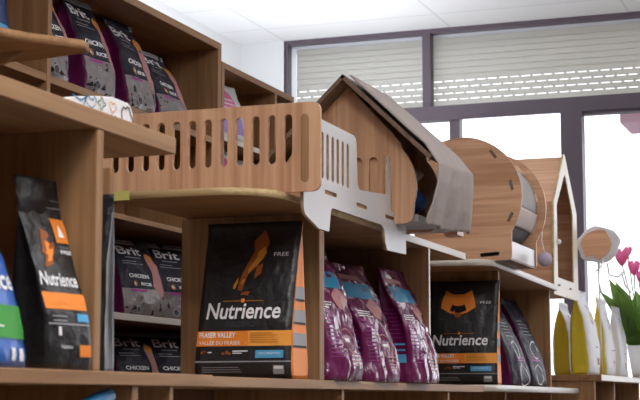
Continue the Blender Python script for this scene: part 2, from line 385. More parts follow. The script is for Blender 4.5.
u4 = thing('shelf_unit', 'low wooden shelf unit by the window under yellow and white bags', 'shelf unit', (-1.7, 8.6, 0))
part(u4, 'top_board', EDGE_GLARE, -2.0, -1.48, 8.33, 9.9, 1.352, 1.384)
for y in (8.34, 8.95, 9.86): part(u4, 'side_panel', SZ, -1.98, -1.52, y, y+0.022, 0.0, 1.352)
part(u4, 'back_panel', BACK, -2.0, -1.98, 8.33, 9.9, 0.0, 1.352)
part(u4, 'lower_board', SY, -1.98, -1.5, 8.36, 9.86, 1.0, 1.026)

# tall wall unit behind, seen over and through the front shelves
XW = -2.6
u5 = thing('wall_shelf_unit', 'tall wooden wall shelves holding the purple-sided bags at upper left', 'shelf unit', (-2.8, 4.9, 0))
part(u5, 'top_board', SY, XW-0.42, XW, 3.3, 5.86, 2.70, 2.73)
part(u5, 'side_panel', SZ, XW-0.42, XW, 5.825, 5.86, 0.0, 2.70)
part(u5, 'side_panel', SZ, XW-0.42, XW, 4.44, 4.465, 0.0, 2.70)
part(u5, 'shelf_board', SY, XW-0.42, XW-0.002, 3.3, 5.825, 2.295, 2.322)
part(u5, 'back_panel', SZ, XW-0.44, XW-0.42, 3.3, 5.86, 0.0, 2.73)
part(u5, 'shelf_board', EDGE_GLARE, XW-0.42, XW-0.002, 4.465, 5.825, 1.535, 1.560)
part(u5, 'shelf_board', SY, XW-0.42, XW-0.002, 4.465, 5.825, 1.19, 1.215)
part(u5, 'shelf_board', SY, XW-0.42, XW-0.002, 4.465, 5.825, 1.895, 1.915)
part(u5, 'side_panel', SZ, XW-0.42, XW-0.002, 4.885, 4.905, 1.560, 1.895)
u6 = thing('wall_shelf_unit', 'lower wooden wall shelves behind the slotted fence with pink bags', 'shelf unit', (-2.8, 6.5, 0))
part(u6, 'top_board', SY, XW-0.42, XW, 5.865, 6.70, 2.63, 2.657)
part(u6, 'side_panel', SZ, XW-0.42, XW, 5.865, 5.895, 0.0, 2.63)
part(u6, 'side_panel', SZ, XW-0.42, XW, 6.46, 6.485, 0.0, 2.63)
part(u6, 'side_panel', SZ, XW-0.42, XW, 8.0, 8.03, 0.0, 2.45)
part(u6, 'top_board', SY, XW-0.42, XW, 6.70, 8.03, 2.60, 2.625)
part(u6, 'shelf_board', EDGE_GLARE, XW-0.42, XW, 5.895, 6.46, 2.325, 2.348)
part(u6, 'shelf_board', SY, XW-0.42, XW, 6.485, 8.0, 2.10, 2.125)
part(u6, 'back_panel', BACK, XW-0.44, XW-0.42, 5.865, 8.03, 0.0, 2.62)

#
# ------------------------------------------------------------ cat house with fenced balcony
hs = thing('cat_house', 'gabled wooden cat house with slotted balcony fence, draped in a grey fleece', 'cat house', (-1.7, 4.4, 1.796))
obj('platform_board', plate([rboard(-1.975, -1.536, 3.74, 4.90, 0.16)], 0.020, 'xy', 1.7975, 1), [SX, PLY], hs)
obj('edge_tape', B(-1.978, -1.928, 3.736, 3.742, 1.785, 1.810), mat('yellow_green_tape', (0.48, 0.46, 0.12), 0.5), hs)
fx = [-2.006+0.0478*i for i in range(11)]
holes = [slot(x, 1.886, 2.022, 0.024) for x in [-2.054]+fx]+[slot(-1.480, 1.832, 2.020, 0.024)]
obj('fence_panel', plate([rrect(-2.10, -1.436, 1.808, 2.052, 0.022)]+holes, 0.014, 'xz', 3.90, 1), [WZ, WX], hs)
obj('joint_tab', plate([slot(-1.480, 1.833, 2.019, 0.0225)], 0.016, 'xz', 3.90, 1), [SZ, SX], hs)
o = [(3.918,1.80),(3.918,1.785)]+arc(3.953,1.778,0.035,180,235,4)+[(4.04,1.722),(4.120,1.722)]+[(4.125,1.735)]+arc(4.155,1.770,0.022,180,90,5)+[(4.60,1.792)]+arc(4.61,1.765,0.022,80,0,5)+[(4.640,1.735)]+arc(4.665,1.735,0.018,180,260,4)+[(4.86,1.722),(4.86,1.845),(4.70,1.845)]+[(4.70,2.010),(4.672,2.022),(4.662,2.00),(4.662,1.895)]+arc(4.40,1.905,0.03,270,180,4)+[(4.362,2.005)]+arc(4.335,2.005,0.027,0,90,5)+[(4.0,2.034),(3.918,2.034)]
hl = [slot(y, 1.866, 1.999, 0.022) for y in (4.066,4.109,4.152,4.195,4.238,4.282)]
hl += [rrect(4.085,4.185,1.826,1.838,0.002,2), rrect(4.362,4.460,1.822,1.834,0.002,2), rrect(4.640,4.735,1.818,1.830,0.002,2)]
obj('side_panel', plate([o]+hl, 0.010, 'yz', -1.497, 1), [SHEEN, PALE_EDGE], hs)
g = [(-1.657,2.276),(-1.470,2.072)]+arc(-1.60,1.93,0.18,42,-18,8)+arc(-1.462,1.845,0.035,-30,-90,4)
g = g+[(-1.314*0-2*1.657-x, z) for x, z in g[:0:-1]]
gs = [slot(x, 1.85, 2.03, 0.030) for x in (-1.668,-1.616,-1.564)]
obj('gable_panel', plate([g]+gs, 0.014, 'xz', 4.745, 1), [WZ, WX], hs)
obj('rear_gable_panel', plate([g], 0.014, 'xz', 5.02, 1), [WZ, WX], hs)
obj('inner_panel', plate([rrect(-1.84,-1.50,1.82,2.06,0.01)], 0.008, 'xz', 4.757, 1), [WZ, WX], hs)
def roofboard(sg):
    bm = bmesh.new(); n = Vector((sg*1, 0, 1)).normalized()*0.013
    a = Vector((-1.640, 0, 2.292)) if sg > 0 else Vector((-1.640, 0, 2.292)); b = Vector((-1.640+sg*0.296, 0, 2.010))
    vs = [[bm.verts.new((p.x, y, p.z)) for p in (a, b, b-n, a-n)] for y in (4.655, 5.085)]
    for i in range(4): bm.faces.new((vs[0][i], vs[0][(i+1)%4], vs[1][(i+1)%4], vs[1][i]))
    bm.faces.new(vs[0]); bm.faces.new(vs[1]); return bm
obj('roof_panel', roofboard(1), ROOFW, hs); obj('roof_panel', roofboard(-1), ROOFW, hs)
obj('floor_board', B(-1.86,-1.425,4.775,5.14,1.818,1.842), LINING, hs, bevel=0.003)
obj('foot', B(-1.45,-1.40,5.16,5.24,1.812,1.845), WX, hs, bevel=0.002)
fo = obj('foot', B(-1.90,-1.85,5.16,5.24,1.812,1.845), WX, hs, bevel=0.002)

def sheet(fn, nu, nv, t):
    bm = bmesh.new(); g = [[bm.verts.new(fn(i/nu, j/nv)) for i in range(nu+1)] for j in range(nv+1)]
    for j in range(nv):
        for i in range(nu): bm.faces.new((g[j][i], g[j][i+1], g[j+1][i+1], g[j+1][i])).smooth = True
    bmesh.ops.recalc_face_normals(bm, faces=bm.faces)
    r = bmesh.ops.solidify(bm, geom=bm.faces[:], thickness=t)
    for f in bm.faces: f.smooth = True
    return bm
def towel(u, v):   # u along Y (0 near, 1 far), v down the slope then hanging
    y = 4.668+0.425*u
    path = [(-1.622,2.288),(-1.56,2.229),(-1.46,2.134),(-1.375,2.053),(-1.328,1.985),(-1.328,1.92),(-1.345,1.85),(-1.366,1.788)]
    path2 = [(-1.632,2.298),(-1.56,2.234),(-1.46,2.142),(-1.378,2.068),(-1.336,2.01),(-1.334,1.96),(-1.345,1.88),(-1.366,1.812)]
    k = min(v*7, 6.9999); i = int(k); f = k-i; L = lambda P: Vector((P[i][0]*(1-f)+P[i+1][0]*f, P[i][1]*(1-f)+P[i+1][1]*f))
    e = u**1.5; q = L(path)*(1-e)+L(path2)*e; hang = max(0, (v-0.5)*2)
    q.x += hang*(0.012*sin(u*9+0.5)+0.008*sin(u*21+v*3)) + 0.004*noise.noise(Vector((u*6, v*6, 1)))+0.006
    q.y += 0.004*noise.noise(Vector((u*5, v*7, 8)))+0.004
    y += hang*(-0.05*(1-u)+0.09*u)+0.004*sin(v*14)
    return (q.x, y, q.y)
tag(obj('fleece_blanket', sheet(towel, 36, 48, 0.006), CLOTH, smooth=True), 'grey-brown fleece blanket draped over the right slope of the cat house roof', 'blanket')
def lump(name, c, s, m, label, cat, seed):
    bm = ball(c, 1, 24, s)
    for v in bm.verts:
        d = v.co-Vector(c); v.co = Vector(c)+d*(1+0.25*noise.noise(d*14+Vector((seed,0,0)))); v.co.z = max(v.co.z, 1.843)
    return tag(obj(name, bm, m, smooth=True), label, cat)
lump('cushion', (-1.55, 4.895, 1.90), (0.11, 0.10, 0.057), BLUECLOTH, 'dark blue cushion inside the gabled cat house under the roof', 'cushion', 2)
lump('folded_cloth', (-1.55, 4.895, 1.995), (0.095, 0.09, 0.036), PINKCLOTH, 'pink cloth lying on the dark blue cushion inside the cat house', 'cloth', 5)

# ------------------------------------------------------------ barrel
br = thing('cat_barrel', 'cat barrel bed of two round wooden discs with grey lining between', 'cat bed', (-1.66, 6.4, 1.815))
def discp(y, name):
    cx, cz, r = -1.66, 2.078, 0.252
    o = arc(cx, cz, r, -35, 215, 44)
    o = o+[(cx-0.206, 1.90)]+arc(cx-0.186,1.835,0.02,180,270,4)+arc(cx+0.186,1.835,0.02,270,360,4)+[(cx+0.206,1.90)]
    hs_ = [rotrect(-1.527,2.254,0.022,0.007,-52), rotrect(-1.452,2.122,0.022,0.007,-78), rotrect(-1.458,1.990,0.022,0.007,62), rotrect(-1.546,1.840,0.040,0.008,3), rotrect(-1.79,2.254,0.022,0.007,52), rotrect(-1.868,2.122,0.022,0.007,78),
           [(-1.684+0.004*cos(a), 2.286+0.004*sin(a)) for a in [k*pi/4 for k in range(8)]]]
    return obj(name, plate([o]+hs_, 0.014, 'xz', y, 1), [WX, WY], br)
discp(6.20, 'front_disc'); discp(6.66, 'rear_disc')
for x0, z0, an in ((-1.527,2.254,-52),(-1.452,2.122,-78),(-1.458,1.990,62),(-1.79,2.254,52),(-1.868,2.122,78)):
    bm = bmesh.new(); p = rotrect(x0, z0, 0.021, 0.0062, an); a = [bm.verts.new((x, 6.196, z)) for x, z in p]; b = [bm.verts.new((x, 6.215, z)) for x, z in p]
    bm.faces.new(a); bm.faces.new(b)
    for i in range(4): bm.faces.new((a[i], a[(i+1)%4], b[(i+1)%4], b[i]))
    obj('slot_tab', bm, ROOFW, br)
def arcsheet(a0, a1, r, y0, y1, n=30, sag=0.0):
    return sheet(lambda u, v: (-1.66+(r-sag*sin(pi*u))*cos(R(a0+(a1-a0)*v)), y0+(y1-y0)*u, 2.078+(r-sag*sin(pi*u))*sin(R(a0+(a1-a0)*v))), 8, n, 0.005)
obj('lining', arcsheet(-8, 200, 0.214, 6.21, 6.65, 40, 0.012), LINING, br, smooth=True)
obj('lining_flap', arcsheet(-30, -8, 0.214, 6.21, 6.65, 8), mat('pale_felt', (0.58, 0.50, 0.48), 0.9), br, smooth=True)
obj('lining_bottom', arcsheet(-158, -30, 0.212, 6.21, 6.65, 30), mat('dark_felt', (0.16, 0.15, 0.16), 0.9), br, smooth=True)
obj('side_rail', B(-1.472,-1.460,6.21,6.65,1.822,1.895), SHEEN, br, bevel=0.002)
obj('base_board', B(-1.85,-1.462,6.21,6.65,1.8155,1.822), ROOFW, br)
for k, (c, r, col, lab) in enumerate([((-1.405,6.60,1.850),0.032,(0.42,0.36,0.44),'round lilac-grey toy ball beside the cat barrel'),]):
    bm = ball(c, r); t = tag(obj('toy_ball', bm, mat('ball_felt', col, 0.8), smooth=True), lab, 'toy ball')
    bm = bmesh.new(); tube(bm, [(c[0], c[1], c[2]+r*0.9), (c[0]-0.012, c[1], c[2]+r+0.05), (c[0]-0.018, c[1]+0.045, c[2]+r+0.09)], 0.0018); obj('cord', bm, WPRINT, t)

# ------------------------------------------------------------ cabin
cb = thing('cat_cabin', 'tall narrow wooden cat cabin with pointed open arch facing the room', 'cat cabin', (-1.75, 8.0, 1.80))
def cabin_frame(x, t):
    o = [(7.70,1.775),(8.335,1.775),(8.325,2.245),(8.03,2.525),(8.005,2.525),(7.735,2.245)]
    i = [(7.800,1.865),(8.215,1.865),(8.215,2.235),(8.025,2.425),(7.800,2.235)]
    h = [rrect(7.80,7.86,1.822,1.832,0.002,2), rrect(8.09,8.15,1.822,1.832,0.002,2)]
    h += [[(cy+0.006*cos(a), cz+0.006*sin(a)) for a in [k*pi/3 for k in range(6)]] for cy, cz in ((7.765,2.14),(8.265,2.14),(7.765,1.95),(8.265,1.95))]
    return plate([o, i]+h, t, 'yz', x, 1)
obj('arch_frame', cabin_frame(-1.600, 0.012), [mat('cream_laminate', (0.62, 0.56, 0.45), 0.35), PLY], cb)
def quadbox(y0, z0, y1, z1, t, x0, x1):
    bm = bmesh.new(); d = Vector((y1-y0, z1-z0)).normalized()*t; n = (-d.y, d.x)
    P = [(y0,z0),(y1,z1),(y1+n[0],z1+n[1]),(y0+n[0],z0+n[1])]; a = [bm.verts.new((x0,*p)) for p in P]; b = [bm.verts.new((x1,*p)) for p in P]
    bm.faces.new(a); bm.faces.new(b)
    for i in range(4): bm.faces.new((a[i], a[(i+1)%4], b[(i+1)%4], b[i]))
    return bm
obj('roof_panel', quadbox(7.742,2.245,8.010,2.512,-0.012,-2.02,-1.607), WX, cb)
obj('roof_panel', quadbox(8.318,2.245,8.028,2.512,0.012,-2.02,-1.607), WX, cb)
obj('wall_panel', B(-2.0,-1.607,7.742,7.756,1.816,2.243), WX, cb); obj('wall_panel', B(-2.0,-1.607,8.300,8.314,1.790,2.243), WX, cb)
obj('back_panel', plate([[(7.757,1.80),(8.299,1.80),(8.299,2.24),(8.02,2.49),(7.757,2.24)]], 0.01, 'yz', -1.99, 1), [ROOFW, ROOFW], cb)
obj('floor_panel', B(-1.98,-1.61,7.757,8.299,1.816,1.830), WX, cb)
obj('knob', ball((-1.588, 7.80, 2.045), 0.014), WPRINT, cb, smooth=True)
tag(obj('toy_ball', ball((-1.66, 7.90, 1.872), 0.042), mat('mauve_felt', (0.40, 0.26, 0.34), 0.8), smooth=True), 'mauve toy ball lying inside the pointed cat cabin', 'toy ball')

#
# ------------------------------------------------------------ pet food bags
def lines(x0, x1, y0, n, dy, h, seed, fill=0.9):
    r = random.Random(seed); o = []
    for i in range(n): o += rect(x0, x0+(x1-x0)*(fill*(0.55+0.45*r.random())), y0-i*dy, y0-i*dy+h)
    return o
def fox(x, y, s):
    P = [[(0.10,1.0),(0.30,0.92),(0.36,0.80),(0.22,0.72),(0.06,0.78)],[(0.06,0.78),(0.22,0.72),(0.20,0.55),(0.02,0.50)],
         [(0.02,0.50),(0.20,0.55),(0.34,0.60),(0.42,0.42),(0.26,0.22),(0.04,0.28)],[(0.04,0.28),(0.26,0.22),(0.22,0.06),(0.10,0.0),(-0.02,0.10)],
         [(0.34,0.60),(0.46,0.66),(0.50,0.56),(0.42,0.42)],[(-0.02,0.10),(-0.10,0.0),(-0.04,-0.04),(0.10,0.0)],[(0.02,0.50),(-0.08,0.36),(0.04,0.28)]]
    return [[(x+a*s, y+b*s) for a, b in p] for p in P]
NM = [ORANGE, ORANGE2, GOLD, DORANGE, WPRINT, GPRINT, CYAN, BLACKM, CHAR]   # 0..8
def big_print(w, h, full=True):
    W = w/2*0.99
    L = [(rect(-W, W, h*0.205, h*0.30), 1, 0.0010)]
    L += [(rect(-W, -W+w*0.55, h*0.205, h*0.30), 0, 0.0016)]
    L += [(text2d('FRASER VALLEY', -W*0.93, h*0.258, w*0.38, h*0.034, 0.025), 4, 0.0026), (text2d('VALLÉE DU FRASER', -W*0.93, h*0.214, w*0.44, h*0.030, 0.005), 4, 0.0026)]
    L += [(lines(w*0.08, W*0.93, h*0.283, 5, h*0.014, h*0.005, 3), 2, 0.0026)]
    L += [(text2d('Nutrience', -W*0.82, h*0.375, w*0.77, h*0.105, 0.018, 0.12), 4, 0.0020)]
    L += [(text2d('SUBZERO', -w*0.20, h*0.325, w*0.32, h*0.036, 0.03, 0.1), 8, 0.0016)]
    L += [(disc(-w*0.03, h*0.492, h*0.014), 0, 0.0020)]
    L += [(rect(-w*0.24, -w*0.06, h*0.488, h*0.492), 2, 0.0016), (rect(w*0.0, w*0.18, h*0.488, h*0.492), 2, 0.0016)]
    L += [(disc(-w*0.42, h*0.165, h*0.009)+disc(-w*0.39, h*0.172, h*0.007)+disc(-w*0.16, h*0.165, h*0.012)+disc(-w*0.20, h*0.158, h*0.009)+disc(-w*0.13, h*0.158, h*0.009), 3, 0.0018)]
    L += [(rect(-w*0.36, -w*0.32, h*0.163, h*0.170)+rect(-w*0.10, w*0.06, h*0.170, h*0.177)+rect(-w*0.10, w*0.00, h*0.158, h*0.163), 4, 0.0018)]
    L += [(rect(w*0.14, w*0.42, h*0.13, h*0.178), 6, 0.0018), (text2d('WITH PREBIOTICS', w*0.17, h*0.152, w*0.22, h*0.012), 4, 0.0026)]
    L += [(rect(-W, W, h*0.104, h*0.112), 5, 0.0016), (rect(w*0.32, w*0.43, h*0.030, h*0.085), 5, 0.0018), (rect(w*0.33, w*0.42, h*0.062, h*0.080), 4, 0.0024)]
    L += [(lines(-w*0.42, w*0.1, h*0.07, 3, h*0.014, h*0.004, 5), 5, 0.0016)]
    L += [(text2d('GRAIN', w*0.22, h*0.815, w*0.18, h*0.022), 8, 0.0018), (text2d('FREE', w*0.24, h*0.775, w*0.15, h*0.024), 4, 0.0018)]
    return L
# mid shelf bag, faces the camera
w_, h_ = 0.292, 0.445
bg2 = Bag(w_, h_, 0.15, bulge=0.12, gus=0.08, lean=0.02, seed=3, amp=0.003, seal=0.06)
L = big_print(w_, h_)
fx_ = [[(0.0,0.86),(0.05,0.93),(0.08,0.85),(0.06,0.78),(0.01,0.80)],[(0.01,0.80),(0.06,0.78),(0.03,0.70),(-0.005,0.66),(-0.012,0.74)],[(-0.012,0.74),(-0.005,0.66),(-0.02,0.60),(-0.035,0.66)],[(-0.035,0.66),(-0.02,0.60),(-0.03,0.55),(-0.05,0.56),(-0.045,0.62)],[(0.03,0.70),(0.06,0.72),(0.055,0.66),(0.02,0.62)],[(-0.028,0.545),(0.01,0.55),(0.0,0.525),(-0.035,0.53)]]
L += [([[(x*0.62+0.004, (z-0.72)*1.05*h_+0.73*h_) for x, z in p] for p in fx_], 3, 0.0020)]
L += [([[(x*0.35+0.012+0.5*(z-0.7)*0.1, (z*0.55+0.33)*h_) for x, z in p] for p in fx_[:3]], 2, 0.0028), ([[(x*0.3-0.026, (z*0.4+0.345)*h_) for x, z in p] for p in fx_[2:5]], 2, 0.0028)]
SIDE = [(rect(-0.06, 0.06, 0.01, 0.085), 0, 0.0012)]
for zz in (0.085, 0.150, 0.215): SIDE += [(rect(-0.065, 0.065, zz+0.008, zz+0.042), 5, 0.0014)]
SIDE += [(rect(-0.065, 0.065, a, a+0.006), 7, 0.0016) for a in (0.087, 0.152, 0.217)]
put_bag('pet_food_bag', bg2, 'largest black and orange pet food bag, upright on the middle shelf beside the divider', 'pet food bag', (-1.706, 4.07, 1.3075), 0,
        [BLACKF, ORANGE], L, NM, SIDE, NM, 1, 'black and orange food bags')
# far one, with a round animal head
w_, h_ = 0.31, 0.435
bg3 = Bag(w_, h_, 0.10, lean=0.03, seed=8, amp=0.003, seal=0.06)
L = big_print(w_, h_)
hd = [[(-0.055,0.80),(-0.045,0.87),(-0.02,0.84),(0.02,0.84),(0.045,0.87),(0.055,0.80),(0.06,0.74),(0.03,0.70),(0.0,0.685),(-0.03,0.70),(-0.06,0.74)]]
L += [([[(x*1.25-0.018, ((z-0.77)*1.3+0.78)*h_) for x, z in p] for p in hd], 0, 0.0018), ([[(x*0.6-0.018, (z*0.45+0.38)*h_) for x, z in p] for p in hd], 7, 0.0026), ([[(x*0.25-0.018, (z*0.3+0.435)*h_) for x, z in p] for p in hd], 3, 0.0034)]
put_bag('pet_food_bag', bg3, 'black bag with round orange animal head behind the rightmost purple bag', 'pet food bag', (-1.700, 6.33, 1.3115), 0,
        [BLACKF, ORANGE], L, NM, SIDE[:1]+SIDE[1:4], NM, 1, 'black and orange food bags')
# left one, leaning back on the nearest shelf
w_, h_ = 0.118, 0.357
bg1 = Bag(w_, h_, 0.11, bulge=0.08, lean=0.045, seed=5, amp=0.003, seal=0.16, pinch=1.5)
W = w_/2
L = [(rect(-W, W, h_*0.305, h_*0.390), 0, 0.0014), (text2d('FRASER VALLEY', -W*0.8, h_*0.335, w_*0.45, h_*0.020), 1, 0.0024),
     (text2d('Nutrience', -W*0.92, h_*0.425, w_*0.88, h_*0.072, 0.02, 0.06), 4, 0.0018),
     (rect(-W, W, h_*0.845, h_*0.850), 5, 0.0014), (rect(-W*0.15, W*0.15, h_*0.838, h_*0.857), 5, 0.0016), (lines(-W*0.9, W*0.9, h_*0.885, 1, 0, 0.0015, 2, 1.5), 5, 0.0014),
     (rect(W*0.35, W*0.98, h_*0.66, h_*0.79), 0, 0.0014), (text2d('GRAIN', W*0.42, h_*0.63, W*0.5, h_*0.012), 5, 0.0020), (text2d('FREE', W*0.42, h_*0.60, W*0.5, h_*0.020, 0.02), 4, 0.0020), ([[(W*0.5, h_*0.69), (W*0.62, h_*0.76), (W*0.8, h_*0.69)]], 4, 0.0024),
     (fox(-W*0.40, h_*0.53, h_*0.20), 3, 0.0016), (fox(-W*0.28, h_*0.555, h_*0.11), 0, 0.0022),
     (rect(-W, W, h_*0.225, h_*0.233), 5, 0.0014), (lines(-W*0.8, W*0.2, h_*0.265, 2, 0.008, 0.002, 9), 5, 0.0016), (rect(W*0.38, W*0.95, h_*0.245, h_*0.285), 6, 0.0018),
     (text2d('Nutrience', -W*0.55, h_*0.105, w_*0.26, h_*0.020), 4, 0.0018), (rect(W*0.35, W*0.92, h_*0.065, h_*0.125), 0, 0.0018), (rect(-W*0.62, -W*0.5, h_*0.17, h_*0.215), 4, 0.0018)]
put_bag('pet_food_bag', bg1, 'black and orange bag leaning back on the nearest shelf at far left', 'pet food bag', (-1.452, 2.515, 1.3045), 80,
        [BLACKF, BLACKF], L, NM, group='black and orange food bags')
# plain black bag behind the divider
bgk = Bag(0.22, 0.40, 0.07, lean=0.01, seed=11, seal=0.05, pinch=3)
put_bag('pet_food_bag', bgk, 'plain black bag just right of the nearest divider, grey gusset edge', 'pet food bag', (-1.730, 3.06, 1.3045), 0, [BLACKF, mat('grey_film', (0.10, 0.10, 0.11), 0.35)])
# blue bag, far left
bb = Bag(0.24, 0.29, 0.09, lean=0.05, seed=13, amp=0.004, seal=0.06, flare=-0.30)
W = 0.12
L = [(rect(-W, W, 0.050, 0.108), 0, 0.0014), (text2d('Nutrience', -W*0.85, 0.135, W*1.60, 0.036, 0.02), 1, 0.0018), (rect(W*0.30, W*0.45, 0.012, 0.034)+rect(W*0.60, W*0.75, 0.012, 0.034), 1, 0.0018), (lines(-W*0.8, W*0.7, 0.095, 3, 0.013, 0.003, 4), 1, 0.0024)]
put_bag('pet_food_bag', bb, 'blue bag with a green band, cut by the left photo edge', 'pet food bag', (-1.455, 2.282, 1.3045), 92, [BLUEF, WFILM], L, [GREENP, WPRINT])
bb2 = Bag(0.22, 0.24, 0.10, seed=15)
put_bag('pet_food_bag', bb2, 'dark blue bag in the upper left corner cubby', 'pet food bag', (-2.68, 4.19, 2.322), 90, [mat('deep_blue_film', (0.015, 0.045, 0.16), 0.3), DARKF], [(rect(0.0, 0.09, 0.09, 0.10)+rect(0.02, 0.08, 0.11, 0.125), 0, 0.0014)], [CYAN])

# purple bags in clear film
PM = [PURP, TEAL, PPINK, WPRINT, BLACKM, CYAN]
def purple_print(w, h, var):
    W = w/2; L = []
    L += [(rect(-W*0.85, W*0.75, h*0.70, h*0.83), 1, 0.0014), (rect(-W*0.85, W*0.4, h*0.86, h*0.90), 2, 0.0014)]
    L += [([[(W*0.0, h*0.64), (W*0.5, h*0.72), (W*0.9, h*0.62), (W*0.5, h*0.52), (W*0.1, h*0.55)]], 2, 0.0016)]
    L += [(lines(-W*0.85, -W*0.15, h*0.50, 12, h*0.03, h*0.008, var, 1.0), 0, 0.0016)]
    L += [(lines(-W*0.8, W*0.1, h*0.58, 3, h*0.02, h*0.008, var+9, 1.0), 3, 0.0016), (ring2(W*0.15, h*0.30, W*0.30, 0.004), 2, 0.0016), (rect(W*0.02, W*0.26, h*0.29, h*0.315), 3, 0.0018)]
    L += [(lines(W*0.1, W*0.9, h*0.20, 4, h*0.03, h*0.010, var+3, 1.0), 2, 0.0016)]
    return L
def purple_side(d, h): return [(rect(-d*0.30, d*0.34, h*0.17, h*0.24), 5, 0.0016), (rect(-d*0.30, d*0.34, h*0.27, h*0.285), 5, 0.0016), (rect(-d*0.30, d*0.3, h*0.32, h*0.335), 5, 0.0016), (lines(-d*0.3, d*0.35, h*0.62, 8, h*0.034, h*0.008, 6, 1.0), 0, 0.0016)]
for k, (y, x, w_, h_, lean, yaw, lab) in enumerate([
    (4.420, -1.588, 0.25, 0.40, 0.08, 86, 'glossy purple bag in clear film, leftmost of the three, leaning on the divider'),
    (4.800, -1.585, 0.26, 0.385, 0.11, 84, 'glossy purple bag in clear film, middle of the three, leaning back most'),
    (5.180, -1.562, 0.27, 0.395, 0.09, 87, 'glossy purple bag in clear film, rightmost of the three, cyan patch near top')]):
    bg_ = Bag(w_, h_, 0.115, lean=lean, seed=20+k*3, amp=0.008, seal=0.05, pinch=2.6, bulge=0.2)
    put_bag('pet_food_bag', bg_, lab, 'pet food bag', (x, y, 1.3075), yaw, [PURF, PURF], purple_print(w_, h_, k), PM, purple_side(0.115, h_), PM, -1, 'purple food bags')
# dark bags with violet sides in the far cubby
for k, (y, x, w_, h_, lean, yaw, lab) in enumerate([
    (7.03, -1.655, 0.27, 0.385, 0.11, 86, 'dark glossy bag with violet gusset, left one in the far cubby'),
    (7.44, -1.670, 0.25, 0.420, 0.10, 86, 'dark glossy bag with violet gusset, right one in the far cubby')]):
    bg_ = Bag(w_, h_, 0.12, lean=lean, seed=40+k*3, amp=0.006, seal=0.05, pinch=2.8, bulge=0.2); W = w_/2
    L = [(lines(-W*0.5, W*0.6, h_*0.75, 5, h_*0.04, h_*0.010, k, 1.0), 0, 0.0016), (ring2(0, h_*0.42, W*0.35, 0.005), 1, 0.0016), (lines(-W*0.5, W*0.6, h_*0.33, 2, h_*0.035, h_*0.016, k+2, 1.0), 2, 0.0016), (ring2(0, h_*0.14, W*0.4, 0.005), 1, 0.0016)]
    put_bag('pet_food_bag', bg_, lab, 'pet food bag', (x, y, 1.3115), yaw, [DARKF, PURF2], L, [GPRINT, WPRINT, PURP], group='dark food bags in the far cubby')

# grey-fronted bags with plum sides ("Brit" packs)
BM = [WPRINT, GPRINT, PPINK, PURP, TAUPE, CHAR, GOLD]
def brit(w, h, word='CHICKEN', k=0):
    W = w/2; L = [(rect(-W, W*0.985, h*0.02, h*0.36), 4, 0.0012), (rect(-W, W*0.985, h*0.935, h*0.965), 1, 0.0012), (rect(-W, W*0.985, h*0.972, h*0.99), 1, 0.0012)]  # grey bands near the top paint the glare on the seal
    L += [([[(W*0.55,h*0.78),(W*0.78,h*0.80),(W*0.95,h*0.70),(W*0.98,h*0.36),(W*0.80,h*0.25),(W*0.52,h*0.40),(W*0.62,h*0.58)]], 2, 0.0018), ([[(W*0.58,h*0.80),(W*0.66,h*0.84),(W*0.90,h*0.80),(W*0.92,h*0.72),(W*0.6,h*0.74)]], 6, 0.0022)]
    L += [(text2d('Brit', -W*0.78, h*0.80, w*0.62, h*0.11, 0.02), 0, 0.0020), (rect(-W*0.5, W*0.3, h*0.76, h*0.772), 1, 0.0018)]
    L += [(lines(-W*0.7, W*0.4, h*0.71, 2, h*0.03, h*0.008, 1, 1.0), 1, 0.0018)]
    L += [(text2d(word, -W*0.62, h*0.50, w*0.52, h*0.052, 0.03), 0, 0.0026), (ring2(-W*0.38, h*0.425, h*0.035, 0.004), 6, 0.0026), (text2d('&', -W*0.46, h*0.41, w*0.07, h*0.03, 0.02), 0, 0.0026), (text2d('RICE', -W*0.08, h*0.405, w*0.26, h*0.04, 0.03), 0, 0.0026)]
    L += [(rect(-W*0.65, W*0.15, h*0.325, h*0.352), 3, 0.0026), (ring2(-W*0.45, h*0.27, h*0.022, 0.003), 1, 0.0026), (ring2(-W*0.1, h*0.27, h*0.022, 0.003), 1, 0.0026), (disc(-W*0.35, h*0.10, h*0.045), 5, 0.0026), (ring2(-W*0.35, h*0.10, h*0.05, 0.004), 1, 0.0030)]
    return L
def brit_bag(loc, yaw, w, h, d, lean, seed, label, group):
    b_ = Bag(w, h, d, lean=lean, seed=seed, amp=0.006, seal=0.08, pinch=2.6, bulge=0.12)
    return put_bag('pet_food_bag', b_, label, 'pet food bag', loc, yaw, [DARKF, PURF2], brit(w, h), BM, group=group)
UP = 'grey and plum bags on the top wall shelf'
brit_bag((-2.70, 4.575, 2.323), 88, 0.155, 0.365, 0.15, 0.04, 51, 'grey and plum bag on the top wall shelf, leftmost beside the upright', UP)
brit_bag((-2.69, 4.87, 2.323), 86, 0.20, 0.372, 0.15, 0.06, 54, 'grey and plum bag with bright folded top, second from left on top wall shelf', UP)
brit_bag((-2.69, 5.19, 2.323), 86, 0.19, 0.36, 0.15, 0.05, 57, 'grey and plum bag with crinkled top, second from right on top wall shelf', UP)
brit_bag((-2.69, 5.47, 2.323), 86, 0.22, 0.30, 0.15, 0.06, 60, 'shortest grey and plum bag, rightmost on the top wall shelf', UP)
MD = 'small grey and plum bags seen through the middle shelves'
brit_bag((-2.72, 5.34, 1.5605), 72, 0.22, 0.30, 0.12, 0.05, 63, 'small grey and plum bag, upper left of the four behind the front shelves', MD)
brit_bag((-2.70, 5.63, 1.5605), 72, 0.22, 0.31, 0.12, 0.05, 66, 'small grey and plum bag, upper right of the four behind the front shelves', MD)
brit_bag((-2.72, 5.34, 1.2155), 72, 0.22, 0.295, 0.12, 0.05, 69, 'small grey and plum bag, lower left of the four behind the front shelves', MD)
brit_bag((-2.70, 5.63, 1.2155), 72, 0.22, 0.30, 0.12, 0.05, 72, 'small grey and plum bag, lower right of the four behind the front shelves', MD)
